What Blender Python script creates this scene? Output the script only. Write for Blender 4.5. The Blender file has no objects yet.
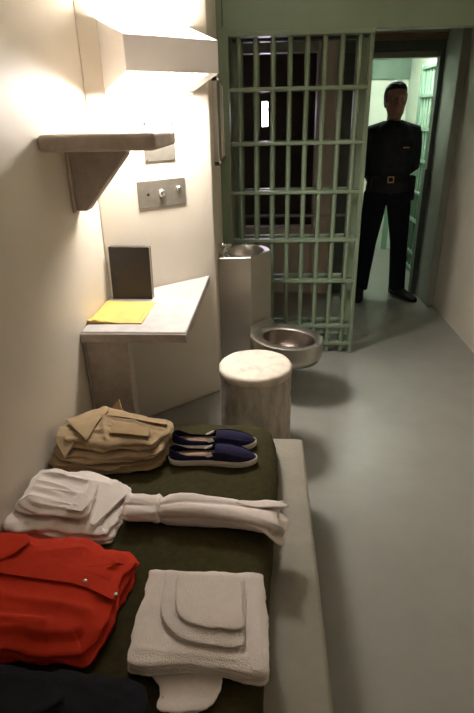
import bpy, bmesh, math, random
from mathutils import Vector, Matrix, noise
random.seed(7)
C = bpy.context.scene.collection
PI = math.pi
R = math.radians

# ------------------------------------------------------------------ materials
def mat(name, col, rough=.6, metal=0., col2=None, nscale=8., detail=6., bump=0., bscale=60., stretch=(1, 1, 1),
        spec=.5, lo=.35, hi=.65, weave=0., wscale=900., sheen=0., coat=0.):
    m = bpy.data.materials.new(name); m.use_nodes = True
    nt = m.node_tree; N = nt.nodes; L = nt.links
    b = N['Principled BSDF']
    b.inputs['Base Color'].default_value = (*col, 1); b.inputs['Roughness'].default_value = rough
    b.inputs['Metallic'].default_value = metal; b.inputs['Specular IOR Level'].default_value = spec
    if sheen: b.inputs['Sheen Weight'].default_value = sheen
    if coat: b.inputs['Coat Weight'].default_value = coat
    tc = N.new('ShaderNodeTexCoord'); mp = N.new('ShaderNodeMapping'); mp.inputs['Scale'].default_value = stretch
    L.new(tc.outputs['Object'], mp.inputs['Vector'])
    if col2:
        n = N.new('ShaderNodeTexNoise'); n.inputs['Scale'].default_value = nscale; n.inputs['Detail'].default_value = detail
        n.inputs['Roughness'].default_value = .65
        r = N.new('ShaderNodeValToRGB'); r.color_ramp.elements[0].position = lo; r.color_ramp.elements[1].position = hi
        r.color_ramp.elements[0].color = (*col, 1); r.color_ramp.elements[1].color = (*col2, 1)
        L.new(mp.outputs['Vector'], n.inputs['Vector']); L.new(n.outputs['Fac'], r.inputs['Fac'])
        L.new(r.outputs['Color'], b.inputs['Base Color'])
    prev = None
    if bump:
        n2 = N.new('ShaderNodeTexNoise'); n2.inputs['Scale'].default_value = bscale; n2.inputs['Detail'].default_value = 5
        bp = N.new('ShaderNodeBump'); bp.inputs['Strength'].default_value = bump; bp.inputs['Distance'].default_value = .004
        L.new(mp.outputs['Vector'], n2.inputs['Vector']); L.new(n2.outputs['Fac'], bp.inputs['Height'])
        prev = bp
    if weave:
        w = N.new('ShaderNodeTexVoronoi'); w.inputs['Scale'].default_value = wscale
        bp2 = N.new('ShaderNodeBump'); bp2.inputs['Strength'].default_value = weave; bp2.inputs['Distance'].default_value = .002
        L.new(tc.outputs['Object'], w.inputs['Vector']); L.new(w.outputs['Distance'], bp2.inputs['Height'])
        if prev: L.new(prev.outputs['Normal'], bp2.inputs['Normal'])
        prev = bp2
    if prev: L.new(prev.outputs['Normal'], b.inputs['Normal'])
    return m

def emis(name, col, s):
    m = bpy.data.materials.new(name); m.use_nodes = True
    b = m.node_tree.nodes['Principled BSDF']
    b.inputs['Base Color'].default_value = (.9, .9, .9, 1)
    b.inputs['Emission Color'].default_value = (*col, 1); b.inputs['Emission Strength'].default_value = s
    return m

M = dict(
    wall=mat('cream_wall_paint', (.70, .635, .53), .5, col2=(.665, .60, .495), nscale=2.5, bump=.12, bscale=140),
    tan=mat('dimmed_cream_paint', (.60, .51, .42), .55, col2=(.54, .455, .37), nscale=3, bump=.1, bscale=120),  # cream wall paint with the vestibule's dimness put into the colour
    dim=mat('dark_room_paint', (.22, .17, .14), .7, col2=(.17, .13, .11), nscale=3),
    pale=mat('pale_green_corridor_paint', (.62, .67, .57), .5, col2=(.57, .62, .53), nscale=3),
    ceil=mat("ceiling_paint", (.82, .8, .74), .7, col2=(.79, .77, .71), nscale=3),
    ceilg=mat('green_ceiling_paint', (.16, .24, .18), .6, col2=(.13, .2, .15), nscale=4),
    floor=mat('sealed_grey_floor', (.295, .29, .255), .34, col2=(.258, .255, .227), nscale=5, bump=.05, bscale=90, lo=.3, hi=.7),
    green=mat('green_enamel_paint', (.205, .262, .175), .38, col2=(.192, .248, .164), nscale=5, bump=.05, bscale=60),
    greenl=mat('pale_green_bar_enamel', (.21, .33, .24), .4, col2=(.18, .29, .21), nscale=9),
    greend=mat('dark_green_frame_enamel', (.07, .09, .07), .45, col2=(.05, .07, .055), nscale=9),
    greyg=mat('grey_green_jamb_enamel', (.36, .37, .31), .42, col2=(.31, .325, .27), nscale=6),
    rail=mat('worn_steel_track', (.5, .46, .38), .3, .6, col2=(.36, .32, .25), nscale=14),
    brown=mat('brown_lintel_paint', (.21, .15, .095), .5, col2=(.17, .12, .075), nscale=8),
    desk=mat('painted_concrete_desktop', (.40, .377, .358), .55, col2=(.29, .27, .254), nscale=10, bump=.25, bscale=45, lo=.4, hi=.75),
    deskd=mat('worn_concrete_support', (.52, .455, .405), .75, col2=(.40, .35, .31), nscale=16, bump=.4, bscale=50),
    shelf=mat('worn_concrete_shelf', (.66, .56, .48), .7, col2=(.50, .42, .36), nscale=12, bump=.35, bscale=40),
    bunk=mat('painted_concrete_bunk', (.29, .262, .202), .6, col2=(.245, .222, .172), nscale=11, bump=.25, bscale=60),
    stool=mat('rough_concrete_pedestal', (.55, .50, .425), .85, col2=(.32, .285, .24), nscale=10, bump=.9, bscale=30, stretch=(2.2, 2.2, .5)),
    stoolt=mat('worn_concrete_seat', (.67, .60, .50), .75, col2=(.45, .38, .31), nscale=11, bump=.5, bscale=35, lo=.50, hi=.74),
    lampm=mat('white_lamp_enamel', (.90, .86, .83), .4, col2=(.88, .84, .81), nscale=8),
    steel=mat('brushed_stainless', (.52, .49, .43), .36, 1., col2=(.46, .43, .375), nscale=30, stretch=(1, 1, 14)),
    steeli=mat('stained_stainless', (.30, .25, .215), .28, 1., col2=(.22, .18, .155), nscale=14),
    steeld=mat('satin_steel_plate', (.40, .37, .31), .42, .75, col2=(.34, .31, .26), nscale=25),
    chrome=mat('chrome', (.80, .78, .77), .22, 1.),
    mirror=mat('polished_steel_mirror', (.72, .68, .68), .06, 1.),
    blk=mat('black_hole', (.01, .01, .01), .8),
    olive=mat('olive_wool_blanket', (.058, .050, .019), .95, col2=(.041, .036, .014), nscale=50, bump=.25, bscale=220, weave=.4, wscale=500, spec=.15),
    khaki=mat('khaki_cotton', (.42, .305, .18), .9, col2=(.355, .255, .145), nscale=20, bump=.12, bscale=160, weave=.15, wscale=900, spec=.2),
    khakid=mat('khaki_cotton_worn', (.37, .26, .145), .9, col2=(.31, .215, .115), nscale=20, bump=.12, bscale=160, weave=.15, wscale=900, spec=.2),
    white=mat('white_cotton_jersey', (.90, .815, .77), .9, col2=(.86, .77, .725), nscale=25, bump=.15, bscale=150, weave=.2, wscale=700, spec=.2),
    terry=mat('white_terry', (.93, .845, .80), .95, col2=(.89, .80, .75), nscale=60, bump=.35, bscale=230, weave=.7, wscale=330, spec=.15),
    red=mat('orange_red_cotton', (.64, .042, .015), .85, col2=(.56, .034, .012), nscale=14, bump=.12, bscale=160, weave=.15, wscale=800, spec=.2),
    navy=mat('black_navy_cloth', (.018, .02, .026), .9, col2=(.012, .013, .018), nscale=18, bump=.15, bscale=150, weave=.2, wscale=700, spec=.2),
    canvas=mat('navy_blue_canvas', (.025, .021, .066), .85, col2=(.018, .016, .05), nscale=40, weave=.35, wscale=900, spec=.2),
    rubber=mat('white_rubber_sole', (.74, .69, .60), .6, col2=(.66, .6, .5), nscale=40),
    insole=mat('tan_insole', (.40, .26, .17), .9, col2=(.34, .22, .14), nscale=30),
    gore=mat('white_elastic_gore', (.78, .74, .72), .8),
    bookc=mat('black_book_cover', (.028, .022, .021), .5, col2=(.02, .017, .016), nscale=30, bump=.1, bscale=200),
    pages=mat('aged_page_edges', (.42, .34, .25), .9, col2=(.34, .27, .19), nscale=90, stretch=(1, 20, 1)),
    manila=mat('yellow_envelope_paper', (.62, .42, .10), .7, col2=(.50, .325, .07), nscale=9, bump=.2, bscale=50),
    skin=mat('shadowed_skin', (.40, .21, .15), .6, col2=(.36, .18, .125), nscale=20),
    hair=mat('dark_hair', (.02, .015, .012), .7, col2=(.012, .01, .008), nscale=60),
    uni=mat('dark_uniform_shirt', (.034, .036, .044), .9, col2=(.026, .028, .035), nscale=20, weave=.15, spec=.15),
    unit=mat('dark_uniform_trousers', (.011, .013, .02), .9, col2=(.009, .01, .016), nscale=20, weave=.15, spec=.15),
    leather=mat('black_leather', (.012, .01, .01), .6, spec=.25),
    snap=mat('dull_metal_snap', (.55, .50, .42), .4, .8),
    brass=mat('brass', (.65, .45, .2), .3, 1.),
    eye=mat('eye_white', (.5, .46, .42), .3),
    lampE=emis('lamp_diffuser_glow', (1, .945, .89), 25.),
    lampT=emis('lamp_uplight_glow', (1, .94, .875), 11.),
    tubeE=emis('fluorescent_tube_glow', (.90, 1, .88), 30.),
    winE=emis('daylit_window_glow', (.86, .80, 1), 14),
)

# ------------------------------------------------------------------ helpers
class MB:
    def __init__(s): s.v = []; s.f = []
    def add(s, vs, fs):
        o = len(s.v); s.v += [Vector(p) for p in vs]; s.f += [tuple(o + i for i in f) for f in fs]; return s
    def box(s, x0, x1, y0, y1, z0, z1):
        return s.prism([(x0, y0), (x1, y0), (x1, y1), (x0, y1)], z0, z1)
    def prism(s, poly, z0, z1):
        n = len(poly)
        vs = [(x, y, z0) for x, y in poly] + [(x, y, z1) for x, y in poly]
        fs = [tuple(range(n - 1, -1, -1)), tuple(range(n, 2 * n))] + [(i, (i + 1) % n, n + (i + 1) % n, n + i) for i in range(n)]
        return s.add(vs, fs)
    def hexa(s, p):  # 8 points: bottom 4 then top 4
        return s.add(p, [(3, 2, 1, 0), (4, 5, 6, 7)] + [(i, (i + 1) % 4, 4 + (i + 1) % 4, 4 + i) for i in range(4)])
    def loft(s, rings, cap0=True, cap1=True):
        n = len(rings[0]); vs = [p for r in rings for p in r]; fs = []
        for k in range(len(rings) - 1):
            for i in range(n):
                j = (i + 1) % n; fs.append((k * n + i, k * n + j, (k + 1) * n + j, (k + 1) * n + i))
        if cap0: fs.append(tuple(range(n - 1, -1, -1)))
        if cap1: fs.append(tuple((len(rings) - 1) * n + i for i in range(n)))
        return s.add(vs, fs)
    def tube(s, path, r, n=12, flat=1.):
        path = [Vector(p) for p in path]; rings = []
        rs = r if isinstance(r, (list, tuple)) else [r] * len(path)
        up = Vector((0, 0, 1)); 
        d0 = (path[1] - path[0]).normalized()
        if abs(d0.z) > .9: up = Vector((0, 1, 0))
        a = d0.cross(up).normalized()
        for k, p in enumerate(path):
            d = (path[min(k + 1, len(path) - 1)] - path[max(k - 1, 0)]).normalized()
            a = (a - d * a.dot(d)).normalized(); b = d.cross(a)
            rr = rs[k]; rx, ry = rr if isinstance(rr, (list, tuple)) else (rr, rr * flat)
            rings.append([p + a * (rx * math.cos(2 * PI * i / n)) + b * (ry * math.sin(2 * PI * i / n)) for i in range(n)])
        return s.loft(rings)
    def lathe(s, prof, c=(0, 0, 0), n=48, sx=1., sy=1.):
        rings = [[(c[0] + r * sx * math.cos(2 * PI * i / n), c[1] + r * sy * math.sin(2 * PI * i / n), c[2] + z) for i in range(n)] for r, z in prof]
        return s.loft(rings)
    def ball(s, c, r, n=16):
        rx, ry, rz = r if isinstance(r, (list, tuple)) else (r, r, r)
        prof = [(max(1e-4, math.sin(PI * k / n)), -math.cos(PI * k / n)) for k in range(n + 1)]
        return s.loft([[(c[0] + q * rx * math.cos(2 * PI * i / n), c[1] + q * ry * math.sin(2 * PI * i / n), c[2] + z * rz) for i in range(n)] for q, z in prof])
    def build(s, name, m, parent=None, smooth=False, bevel=0., seg=2, sub=0, remesh=0., smoothit=0, angle=None):
        me = bpy.data.meshes.new(name)
        off = wloc(parent) if parent else Vector()
        me.from_pydata([p - off for p in s.v], [], s.f)
        bm = bmesh.new(); bm.from_mesh(me); bmesh.ops.recalc_face_normals(bm, faces=bm.faces[:]); bm.to_mesh(me); bm.free()
        o = bpy.data.objects.new(name, me); C.objects.link(o); me.materials.append(M[m] if isinstance(m, str) else m)
        if parent: o.parent = parent
        if remesh:
            md = o.modifiers.new('remesh', 'REMESH'); md.mode = 'VOXEL'; md.voxel_size = remesh; md.use_smooth_shade = True
            if smoothit: sm = o.modifiers.new('smooth', 'SMOOTH'); sm.factor = .5; sm.iterations = smoothit
            bpy.context.view_layer.update()
            dg = bpy.context.evaluated_depsgraph_get(); me2 = bpy.data.meshes.new_from_object(o.evaluated_get(dg))
            o.modifiers.clear(); o.data = me2; me = me2
            if not me.materials: me.materials.append(M[m])
            smooth = True
        if bevel:
            b = o.modifiers.new('bevel', 'BEVEL'); b.width = bevel; b.segments = seg; b.limit_method = 'ANGLE'; b.angle_limit = R(35)
            b.harden_normals = False
        if sub:
            sb = o.modifiers.new('sub', 'SUBSURF'); sb.levels = sub; sb.render_levels = sub
        if smooth:
            for p in me.polygons: p.use_smooth = True
        if angle:
            for p in me.polygons: p.use_smooth = True
            me.set_sharp_from_angle(angle=R(angle))
        return o

def wloc(o):
    v = Vector(o.location)
    while o.parent: o = o.parent; v += Vector(o.location)
    return v

def tag(o, label=None, cat=None, group=None, kind=None):
    if label: o['label'] = label
    if cat: o['category'] = cat
    if group: o['group'] = group
    if kind: o['kind'] = kind
    return o

def thing(name, loc, label, cat, group=None):
    o = bpy.data.objects.new(name, None); o.empty_display_size = .1; C.objects.link(o); o.location = loc
    return tag(o, label, cat, group)

def struct(name, mb, m, **k):
    return tag(mb.build(name, m, **k), name.replace('_', ' '), 'setting', kind='structure')

def copy_tree(o, parent=None):
    c = o.copy(); C.objects.link(c)
    if parent: c.parent = parent
    for ch in list(o.children): copy_tree(ch, c)
    return c

def fnoise(x, y, z): return noise.fractal(Vector((x, y, z)), 1., 2.1, 4)

def smooth_outline(pts, n=120, rnd=2, cut=.022):
    # corner cut the polygon (Chaikin), then resample evenly
    P = [Vector((p[0], p[1])) for p in pts]
    for _ in range(rnd):
        Q = []
        for i in range(len(P)):
            a, b = P[i], P[(i + 1) % len(P)]; l = (b - a).length
            t = min(.25, cut / max(l, 1e-6)) if rnd <= 2 else .25
            Q += [a.lerp(b, t), a.lerp(b, 1 - t)]
        P = Q
    ds = [0]
    for i in range(len(P)): ds.append(ds[-1] + (P[(i + 1) % len(P)] - P[i]).length)
    out = []; T = ds[-1]; k = 0
    for i in range(n):
        d = T * i / n
        while ds[k + 1] < d: k += 1
        f = (d - ds[k]) / max(1e-9, ds[k + 1] - ds[k]); out.append(P[k].lerp(P[(k + 1) % len(P)], f))
    return out

def pile(outline, z0, z1, layers=3, bulge=.006, wr=.004, freq=14., seed=0., jit=.006, taper=.0, dome=.002, top=None, n=200, rings=34, edge=.010, rnd=2, dirn=None, cut=.014, creases=(), sag=.35):
    """folded cloth: stacked fold layers round the side, wrinkled top. returns MB"""
    o = smooth_outline(outline, n, rnd, cut); c = sum(o, Vector((0, 0))) / n
    mb = MB(); R_ = []; nrm = []
    for i in range(n):
        t = (o[(i + 2) % n] - o[i - 2]).normalized(); q = Vector((t.y, -t.x))
        if q.dot(o[i] - c) < 0: q = -q
        nrm.append(q)
    def crease(x, y):
        h = 0
        for (x0, y0, x1, y1, wd, ht) in creases:
            dx, dy = x1 - x0, y1 - y0; L2 = dx * dx + dy * dy
            t = max(0, min(1, ((x - x0) * dx + (y - y0) * dy) / L2)); px, py = x0 + dx * t, y0 + dy * t
            wob = .012 * fnoise(x * 12, y * 12, seed + x0 * 5)
            d = math.hypot(x - px, y - py) + wob * .4
            h += ht * math.exp(-(d / wd) ** 2)
        return h
    zt = lambda p: (top(p.x, p.y) if top else z1)
    S = 6
    for l in range(layers):
        for s in range(S + (1 if l == layers - 1 else 0)):
            u = s / S; f = (l + u) / layers; ring = []
            for i in range(n):
                p = o[i]; jl = jit * fnoise(p.x * 9, p.y * 9, seed + l * 7.3) * 2 + jit * .5 * fnoise(p.x * 26, p.y * 26, seed + l * 3)
                off = bulge * (math.sin(PI * min(1, u)) ** .6 - 1) + jl - taper * f
                if l == layers - 1 and u > .55: off -= edge * ((u - .55) / .45) ** 2
                q = p + nrm[i] * off
                z = z0 + (zt(p) - z0) * f
                z += (sag * (zt(p) - z0) / layers) * fnoise(p.x * 7, p.y * 7, seed + l * 3.1 + 40) * (0 if f == 0 else (1 if f < 1 else .4))
                ring.append(Vector((q.x, q.y, max(z, z0))))
            R_.append(ring)
    last = R_[-1]
    for k in range(1, rings):
        g = 1 - k / rings; ring = []
        for i in range(n):
            p = Vector((last[i].x, last[i].y)); q = c + (p - c) * g
            h = zt(q) + dome * (1 - g * g)
            b = min(1, k / 4)
            if dirn:
                a1 = q.x * dirn[0] + q.y * dirn[1]; a2 = q.y * dirn[0] - q.x * dirn[1]
                w = fnoise(a1 * freq, a2 * freq * .28, seed)
            else:
                w = fnoise(q.x * freq + .6 * noise.noise(Vector((q.x * 9, q.y * 9, seed))), q.y * freq * .6, seed)
            rdg = max(0, 1 - abs(w) * 3.2) ** 1.5
            h += min(1, k / 2) * (wr * (rdg + 1.3 * noise.noise(Vector((q.x * freq * .5, q.y * freq * .5, seed + 9)))) + crease(q.x, q.y))
            z = h * b + last[i].z * (1 - b)
            ring.append(Vector((q.x, q.y, z)))
        R_.append(ring)
    return mb.loft(R_)

def ztop(t):
    return max(wloc(o_).z + v.co.z for o_ in ([t] if t.type == 'MESH' else [c_ for c_ in t.children if c_.name.startswith('folded_body')]) for v in o_.data.vertices)

def flap(poly, zf, th, mode=None, sub=10, lift=None, cut=.005):
    """thin cloth panel that follows a height function zf(x, y); polygon must be convex-ish"""
    o = smooth_outline(poly, 110, 2, cut); c = sum(o, Vector((0, 0))) / len(o); rings = []
    def Z(q, e): return zf(q.x, q.y) + (lift(q.x, q.y) if lift else 0) + e
    for g, e in [(1, 0), (1.0, th * .7), (.975, th)]:
        rings.append([Vector((*(c + (p - c) * g), Z(c + (p - c) * g, e))) for p in o])
    for k in range(1, sub):
        g = .975 * (1 - k / sub)
        rings.append([Vector((*(c + (p - c) * g), Z(c + (p - c) * g, th))) for p in o])
    mb = MB(); mb.loft(rings); return mb

# ------------------------------------------------------------------ camera
cam = bpy.data.objects.new('camera', bpy.data.cameras.new('camera')); C.objects.link(cam)
pitch, yaw, roll = 0.43011368, -0.05930204, -0.02312183
cp, sp, cy, sy = math.cos(pitch), math.sin(pitch), math.cos(yaw), math.sin(yaw)
fw = Vector((sy * cp, cy * cp, -sp)); rt = Vector((cy, -sy, 0)); up = rt.cross(fw)
r2 = rt * math.cos(roll) + up * math.sin(roll); u2 = up * math.cos(roll) - rt * math.sin(roll)
mw = Matrix((r2, u2, -fw)).transposed().to_4x4(); mw.translation = Vector((0, 0, 1.55)); cam.matrix_world = mw
cam.data.sensor_fit = 'VERTICAL'; cam.data.sensor_height = 36; cam.data.lens = 525 / 713 * 36; cam.data.clip_start = .02
bpy.context.scene.camera = cam
vs = bpy.context.scene.view_settings
vs.view_transform = 'Standard'; vs.look = 'None'; vs.gamma = 1; vs.use_curve_mapping = False; vs.exposure = 2.1
w = bpy.data.worlds.new('world'); bpy.context.scene.world = w; w.use_nodes = True
w.node_tree.nodes['Background'].inputs[0].default_value = (0, 0, 0, 1)

# ------------------------------------------------------------------ setting
XL = -.768; XR = 1.46; YF = 3.46; YM = 4.84; XE = -.277
A = R(40); ES = Vector((math.cos(A), math.sin(A), 0)); EN = Vector((math.sin(A), -math.cos(A), 0)); P0 = Vector((XE, 2.86, 0))
def part(s, d, z): return P0 + ES * s + EN * d + Vector((0, 0, z))
yc = P0.y + (XL - P0.x) * math.tan(A)
struct('floor', MB().box(-2.2, 2.4, -1.3, 8.2, -.1, 0), 'floor')
struct('ceiling', MB().box(XL - .12, XR + .12, -1.3, YF + .04, 2.5, 2.6), 'ceil')
struct('wall_left', MB().box(XL - .12, XL, -1.3, YF + .04, 0, 2.5), 'wall')
struct('wall_center', MB().prism([(XL, yc), (XE, 2.86), (XE, YF + .04), (XL, YF + .04)], 0, 2.5), 'wall', bevel=.012, seg=3)
struct('wall_right', MB().box(XR, XR + .12, -1.3, 4.42, 0, 2.5), 'wall')
struct('wall_near', MB().box(XL - .12, XR + .12, -1.4, -1.3, 0, 2.5), 'wall')
# middle wall beyond the barred front, with a dark opening and the open doorway
mid = MB()
mid.box(-1.2, -.19, YM, YM + .12, 0, 2.5); mid.box(-.19, .42, YM, YM + .12, 0, .62); mid.box(-.19, .42, YM, YM + .12, 2.07, 2.5)
mid.box(.42, .60, YM - .03, YM + .12, 0, 2.5); mid.box(.60, 1.40, YM, YM + .12, 2.14, 2.5)
struct('wall_middle', mid, 'tan')
struct('trim_1', MB().box(-.19, .42, YM - .02, YM + .10, 2.0, 2.07), 'greyg')
struct('trim_2', MB().box(.60, .745, YM - .005, YM + .12, 0, 2.14), 'greend')
struct('trim_3', MB().box(-.19, .72, YM - .035, YM - .006, .715, .735), 'greyg')
struct('wall_side', MB().box(1.40, XR + .12, 4.42, YM + .12, 0, 2.5), 'greyg', bevel=.01)
struct('trim_4', MB().box(1.352, 1.398, YM - .055, YM + .03, 0, 1.1).box(1.365, 1.398, YM - .055, YM + .03, 1.1, 1.985), 'greend')
struct('trim_5', MB().box(.745, 1.392, YM + .0, YM + .12, 1.94, 1.975).box(.745, 1.392, YM + .02, YM + .12, 1.975, 2.14), 'greyg')
struct('trim_6', MB().box(.60, 1.398, YM - .05, YM + .0, 1.985, 2.055), 'greend')
struct('trim_7', MB().box(.60, 1.398, YM - .08, YM - .0, 2.055, 2.10), 'brown')
struct('trim_8', MB().box(.60, 1.398, YM - .13, YM - .0, 2.10, 2.16).tube([(.62, YM - .14, 2.125), (1.39, YM - .14, 2.125)], .014), 'rail')
struct('ceiling_vestibule', MB().box(-1.2, XR + .12, YF + .04, YM + .12, 2.5, 2.6), 'ceil')
struct('wall_vestibule', MB().box(-1.32, -1.2, YF + .04, YM + .12, 0, 2.5).box(-1.2, XL - .0, YF - .02, YF + .04, 0, 2.5), 'tan')
# dark room behind the opening
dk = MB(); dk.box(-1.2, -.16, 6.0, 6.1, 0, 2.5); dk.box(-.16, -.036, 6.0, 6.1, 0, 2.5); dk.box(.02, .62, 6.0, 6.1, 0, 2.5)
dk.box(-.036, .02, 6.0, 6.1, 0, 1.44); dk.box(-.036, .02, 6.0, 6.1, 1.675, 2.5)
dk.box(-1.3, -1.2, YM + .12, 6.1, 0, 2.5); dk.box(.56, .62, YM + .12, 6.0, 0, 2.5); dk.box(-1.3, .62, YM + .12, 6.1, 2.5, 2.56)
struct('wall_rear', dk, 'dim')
wn = struct('window_1', MB().box(-.036, .02, 6.05, 6.06, 1.44, 1.675), 'winE')
wf = MB().box(-.05, .035, 5.985, 6.0, 1.425, 1.44).box(-.05, .035, 5.985, 6.0, 1.675, 1.69).box(-.05, -.036, 5.985, 6.0, 1.44, 1.675).box(.02, .035, 5.985, 6.0, 1.44, 1.675).box(-.036, .02, 5.985, 6.0, 1.60, 1.612)
wf.build('window_frame', 'dim', wn)
# lit corridor beyond the doorway
struct('wall_corridor', MB().box(.62, 1.68, 6.62, 6.72, 0, 2.3).box(.62, .66, YM + .12, 6.62, 0, 2.3).box(1.58, 1.68, YM + .12, 6.62, 0, 2.3), 'pale')
struct('trim_9', MB().box(.66, 1.58, 6.59, 6.62, 1.88, 2.3), 'ceilg')
struct('trim_10', MB().box(1.44, 1.50, 6.585, 6.62, 0, 1.88), 'greenl')
struct('ceiling_corridor', MB().box(.62, 1.68, YM + .12, 6.72, 2.3, 2.4), 'ceilg')

# ------------------------------------------------------------------ barred cell front
def barred(root, x0, n, dx, y, zs, xa, xb, m, bm_, ztop, zbot=.012, r=.0145, flat=.011):
    b0 = None
    for i in range(n):
        x = x0 + i * dx
        if b0 is None:
            b0 = MB().tube([(x, y, zbot), (x, y, ztop)], r, 12).build('bar', m, root, smooth=True, angle=40)
        else:
            c = b0.copy(); C.objects.link(c); c.parent = root; c.location = (b0.location.x + i * dx, 0, 0)
    for z in zs:
        MB().box(xa, xb, y - .024, y + .024, z - flat, z + flat).build('crossbar', bm_, root, bevel=.004)

ZS = [1.686, 1.39, 1.103, .80, .526, .20, .07]
fr = thing('barred_cell_front', (.2, YF, 0), 'green painted steel bar front with header panel, left of the open doorway', 'cell bars')
barred(fr, -.156, 8, .0985, YF, ZS, -.213, .585, 'green', 'green', 1.975)
MB().box(.583, .607, YF - .03, YF + .03, 0, 1.985).build('end_post', 'green', fr, bevel=.003)
MB().box(XE - .003, -.213, YF - .045, YF + .035, 0, 1.985).build('post', 'green', fr, bevel=.004)
MB().box(XE - .003, XR - .002, YF - .04, YF + .035, 1.968, 2.5).build('header_panel', 'green', fr, bevel=.004)
MB().box(-.213, .607, YF - .05, YF + .03, 1.95, 1.975).build('top_rail', 'green', fr, bevel=.003)
MB().box(-.246, -.238, YF - .047, YF - .039, 2.0, 2.5).build('seam_strip', 'greend', fr)
sd_ = thing('sliding_barred_door', (.2, 3.58, 0), 'barred sliding door pushed open behind the green bar front', 'cell door')
barred(sd_, -.150, 7, .0985, 3.585, ZS[:6] + [.09], -.17, .60, 'green', 'green', 1.94, .04)
MB().box(-.20, -.17, 3.565, 3.605, .02, 1.96).build('door_stile', 'green', sd_, bevel=.003)
MB().box(.53, .60, 3.57, 3.60, .02, 1.96).build('lock_stile', 'green', sd_, bevel=.003)
MB().box(-.20, .60, 3.555, 3.615, 1.94, 1.98).build('door_top_rail', 'greend', sd_, bevel=.003)
MB().box(-.20, .60, 3.565, 3.605, 0, .03).build('door_bottom_rail', 'greend', sd_, bevel=.003)
# barred gate on the right of the corridor
cg = thing('corridor_barred_gate', (1.57, 5.5, 0), 'pale green barred gate along the right side of the bright corridor', 'cell door')
b0 = None
for i in range(9):
    y = 5.06 + .098 * i
    if b0 is None: b0 = MB().tube([(1.545, y, .03), (1.545, y, 1.93)], .013, 10).build('bar', 'greenl', cg, smooth=True)
    else:
        c = b0.copy(); C.objects.link(c); c.parent = cg; c.location.y += .098 * i
for z in ZS[:-1] + [.045, 1.93]: MB().box(1.52, 1.57, 4.99, 5.87, z - .014, z + .014).build('crossbar', 'greenl', cg, bevel=.003)
MB().box(1.515, 1.575, 5.86, 5.91, 0, 1.96).build('post', 'greenl', cg, bevel=.004)
MB().box(1.515, 1.575, 4.965, 5.0, 0, 1.96).build('post', 'greenl', cg, bevel=.004)
tf = thing('fluorescent_tube_light', (1.1, 5.5, 2.3), 'fluorescent tube light on the corridor ceiling', 'ceiling light')
MB().box(.80, 1.40, 5.40, 5.52, 2.262, 2.3).build('housing', 'lampm', tf, bevel=.006)
for y in (5.435, 5.485): MB().tube([(.81, y, 2.245), (1.39, y, 2.245)], .014, 12).build('tube', 'tubeE', tf, smooth=True)

# ------------------------------------------------------------------ wall lamp
lm = thing('wall_lamp', part(-.315, 0, 1.66), 'white trapezoid wall light glowing above the shelf', 'wall lamp')
def frust(s0, s1, t):
    mb = MB()
    return mb
SL, SR, D = -.548, -.098, .225
Zb0, Zb1, Zt1, Zt0 = 1.655, 1.722, 1.848, 1.922
th = .006
def plate(pts, t):  # quad extruded along its normal
    p = [Vector(q) for q in pts]; nn = (p[1] - p[0]).cross(p[3] - p[0]).normalized() * t
    return MB().hexa([q for q in p] + [q + nn for q in p])
hs = MB()
for m_ in (plate([part(SL, D, Zb1), part(SR, D, Zb1), part(SR, D, Zt1), part(SL, D, Zt1)], -th),):
    hs.add(m_.v, m_.f)
for s in (SL, SR - th):
    hs.hexa([part(s, .0, Zb0), part(s + th, .0, Zb0), part(s + th, D, Zb1), part(s, D, Zb1), part(s, 0, Zt0), part(s + th, 0, Zt0), part(s + th, D, Zt1), part(s, D, Zt1)])
hs.build('housing', 'lampm', lm, bevel=.0025)
MB().hexa([part(SL, 0, Zb0 - .009), part(SR, 0, Zb0 - .009), part(SR, .010, Zb0 - .009), part(SL, .010, Zb0 - .009), part(SL, 0, Zb0), part(SR, 0, Zb0), part(SR, .010, Zb0 + .003), part(SL, .010, Zb0 + .003)]).build('wall_flange', 'lampm', lm)
def lowz(d): return Zb0 + (Zb1 - Zb0) * d / D
bf = MB()
for s0, s1, d0, d1 in [(SL, SL + .035, 0, D), (SR - .05, SR, 0, D), (SL + .035, SR - .05, 0, .016), (SL + .035, SR - .05, D - .012, D)]:
    bf.hexa([part(s0, d0, lowz(d0)), part(s1, d0, lowz(d0)), part(s1, d1, lowz(d1)), part(s0, d1, lowz(d1)),
             part(s0, d0, lowz(d0) + .004), part(s1, d0, lowz(d0) + .004), part(s1, d1, lowz(d1) + .004), part(s0, d1, lowz(d1) + .004)])
bf.build('bottom_frame', 'lampm', lm)
s0, s1, d0, d1 = SL + .034, SR - .049, .015, D - .011
MB().hexa([part(s0, d0, lowz(d0) + .005), part(s1, d0, lowz(d0) + .005), part(s1, d1, lowz(d1) + .005), part(s0, d1, lowz(d1) + .005),
           part(s0, d0, lowz(d0) + .010), part(s1, d0, lowz(d0) + .010), part(s1, d1, lowz(d1) + .010), part(s0, d1, lowz(d1) + .010)]).build('lower_diffuser', 'lampE', lm)
s0, s1, d0, d1 = SL + .008, SR - .008, .004, D - .008
hz = lambda d: Zt0 + (Zt1 - Zt0) * d / D - .095
MB().hexa([part(s0, d0, hz(d0)), part(s1, d0, hz(d0)), part(s1, d1, hz(d1)), part(s0, d1, hz(d1)),
           part(s0, d0, hz(d0) + .006), part(s1, d0, hz(d0) + .006), part(s1, d1, hz(d1) + .006), part(s0, d1, hz(d1) + .006)]).build('upper_diffuser', 'lampT', lm)

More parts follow.
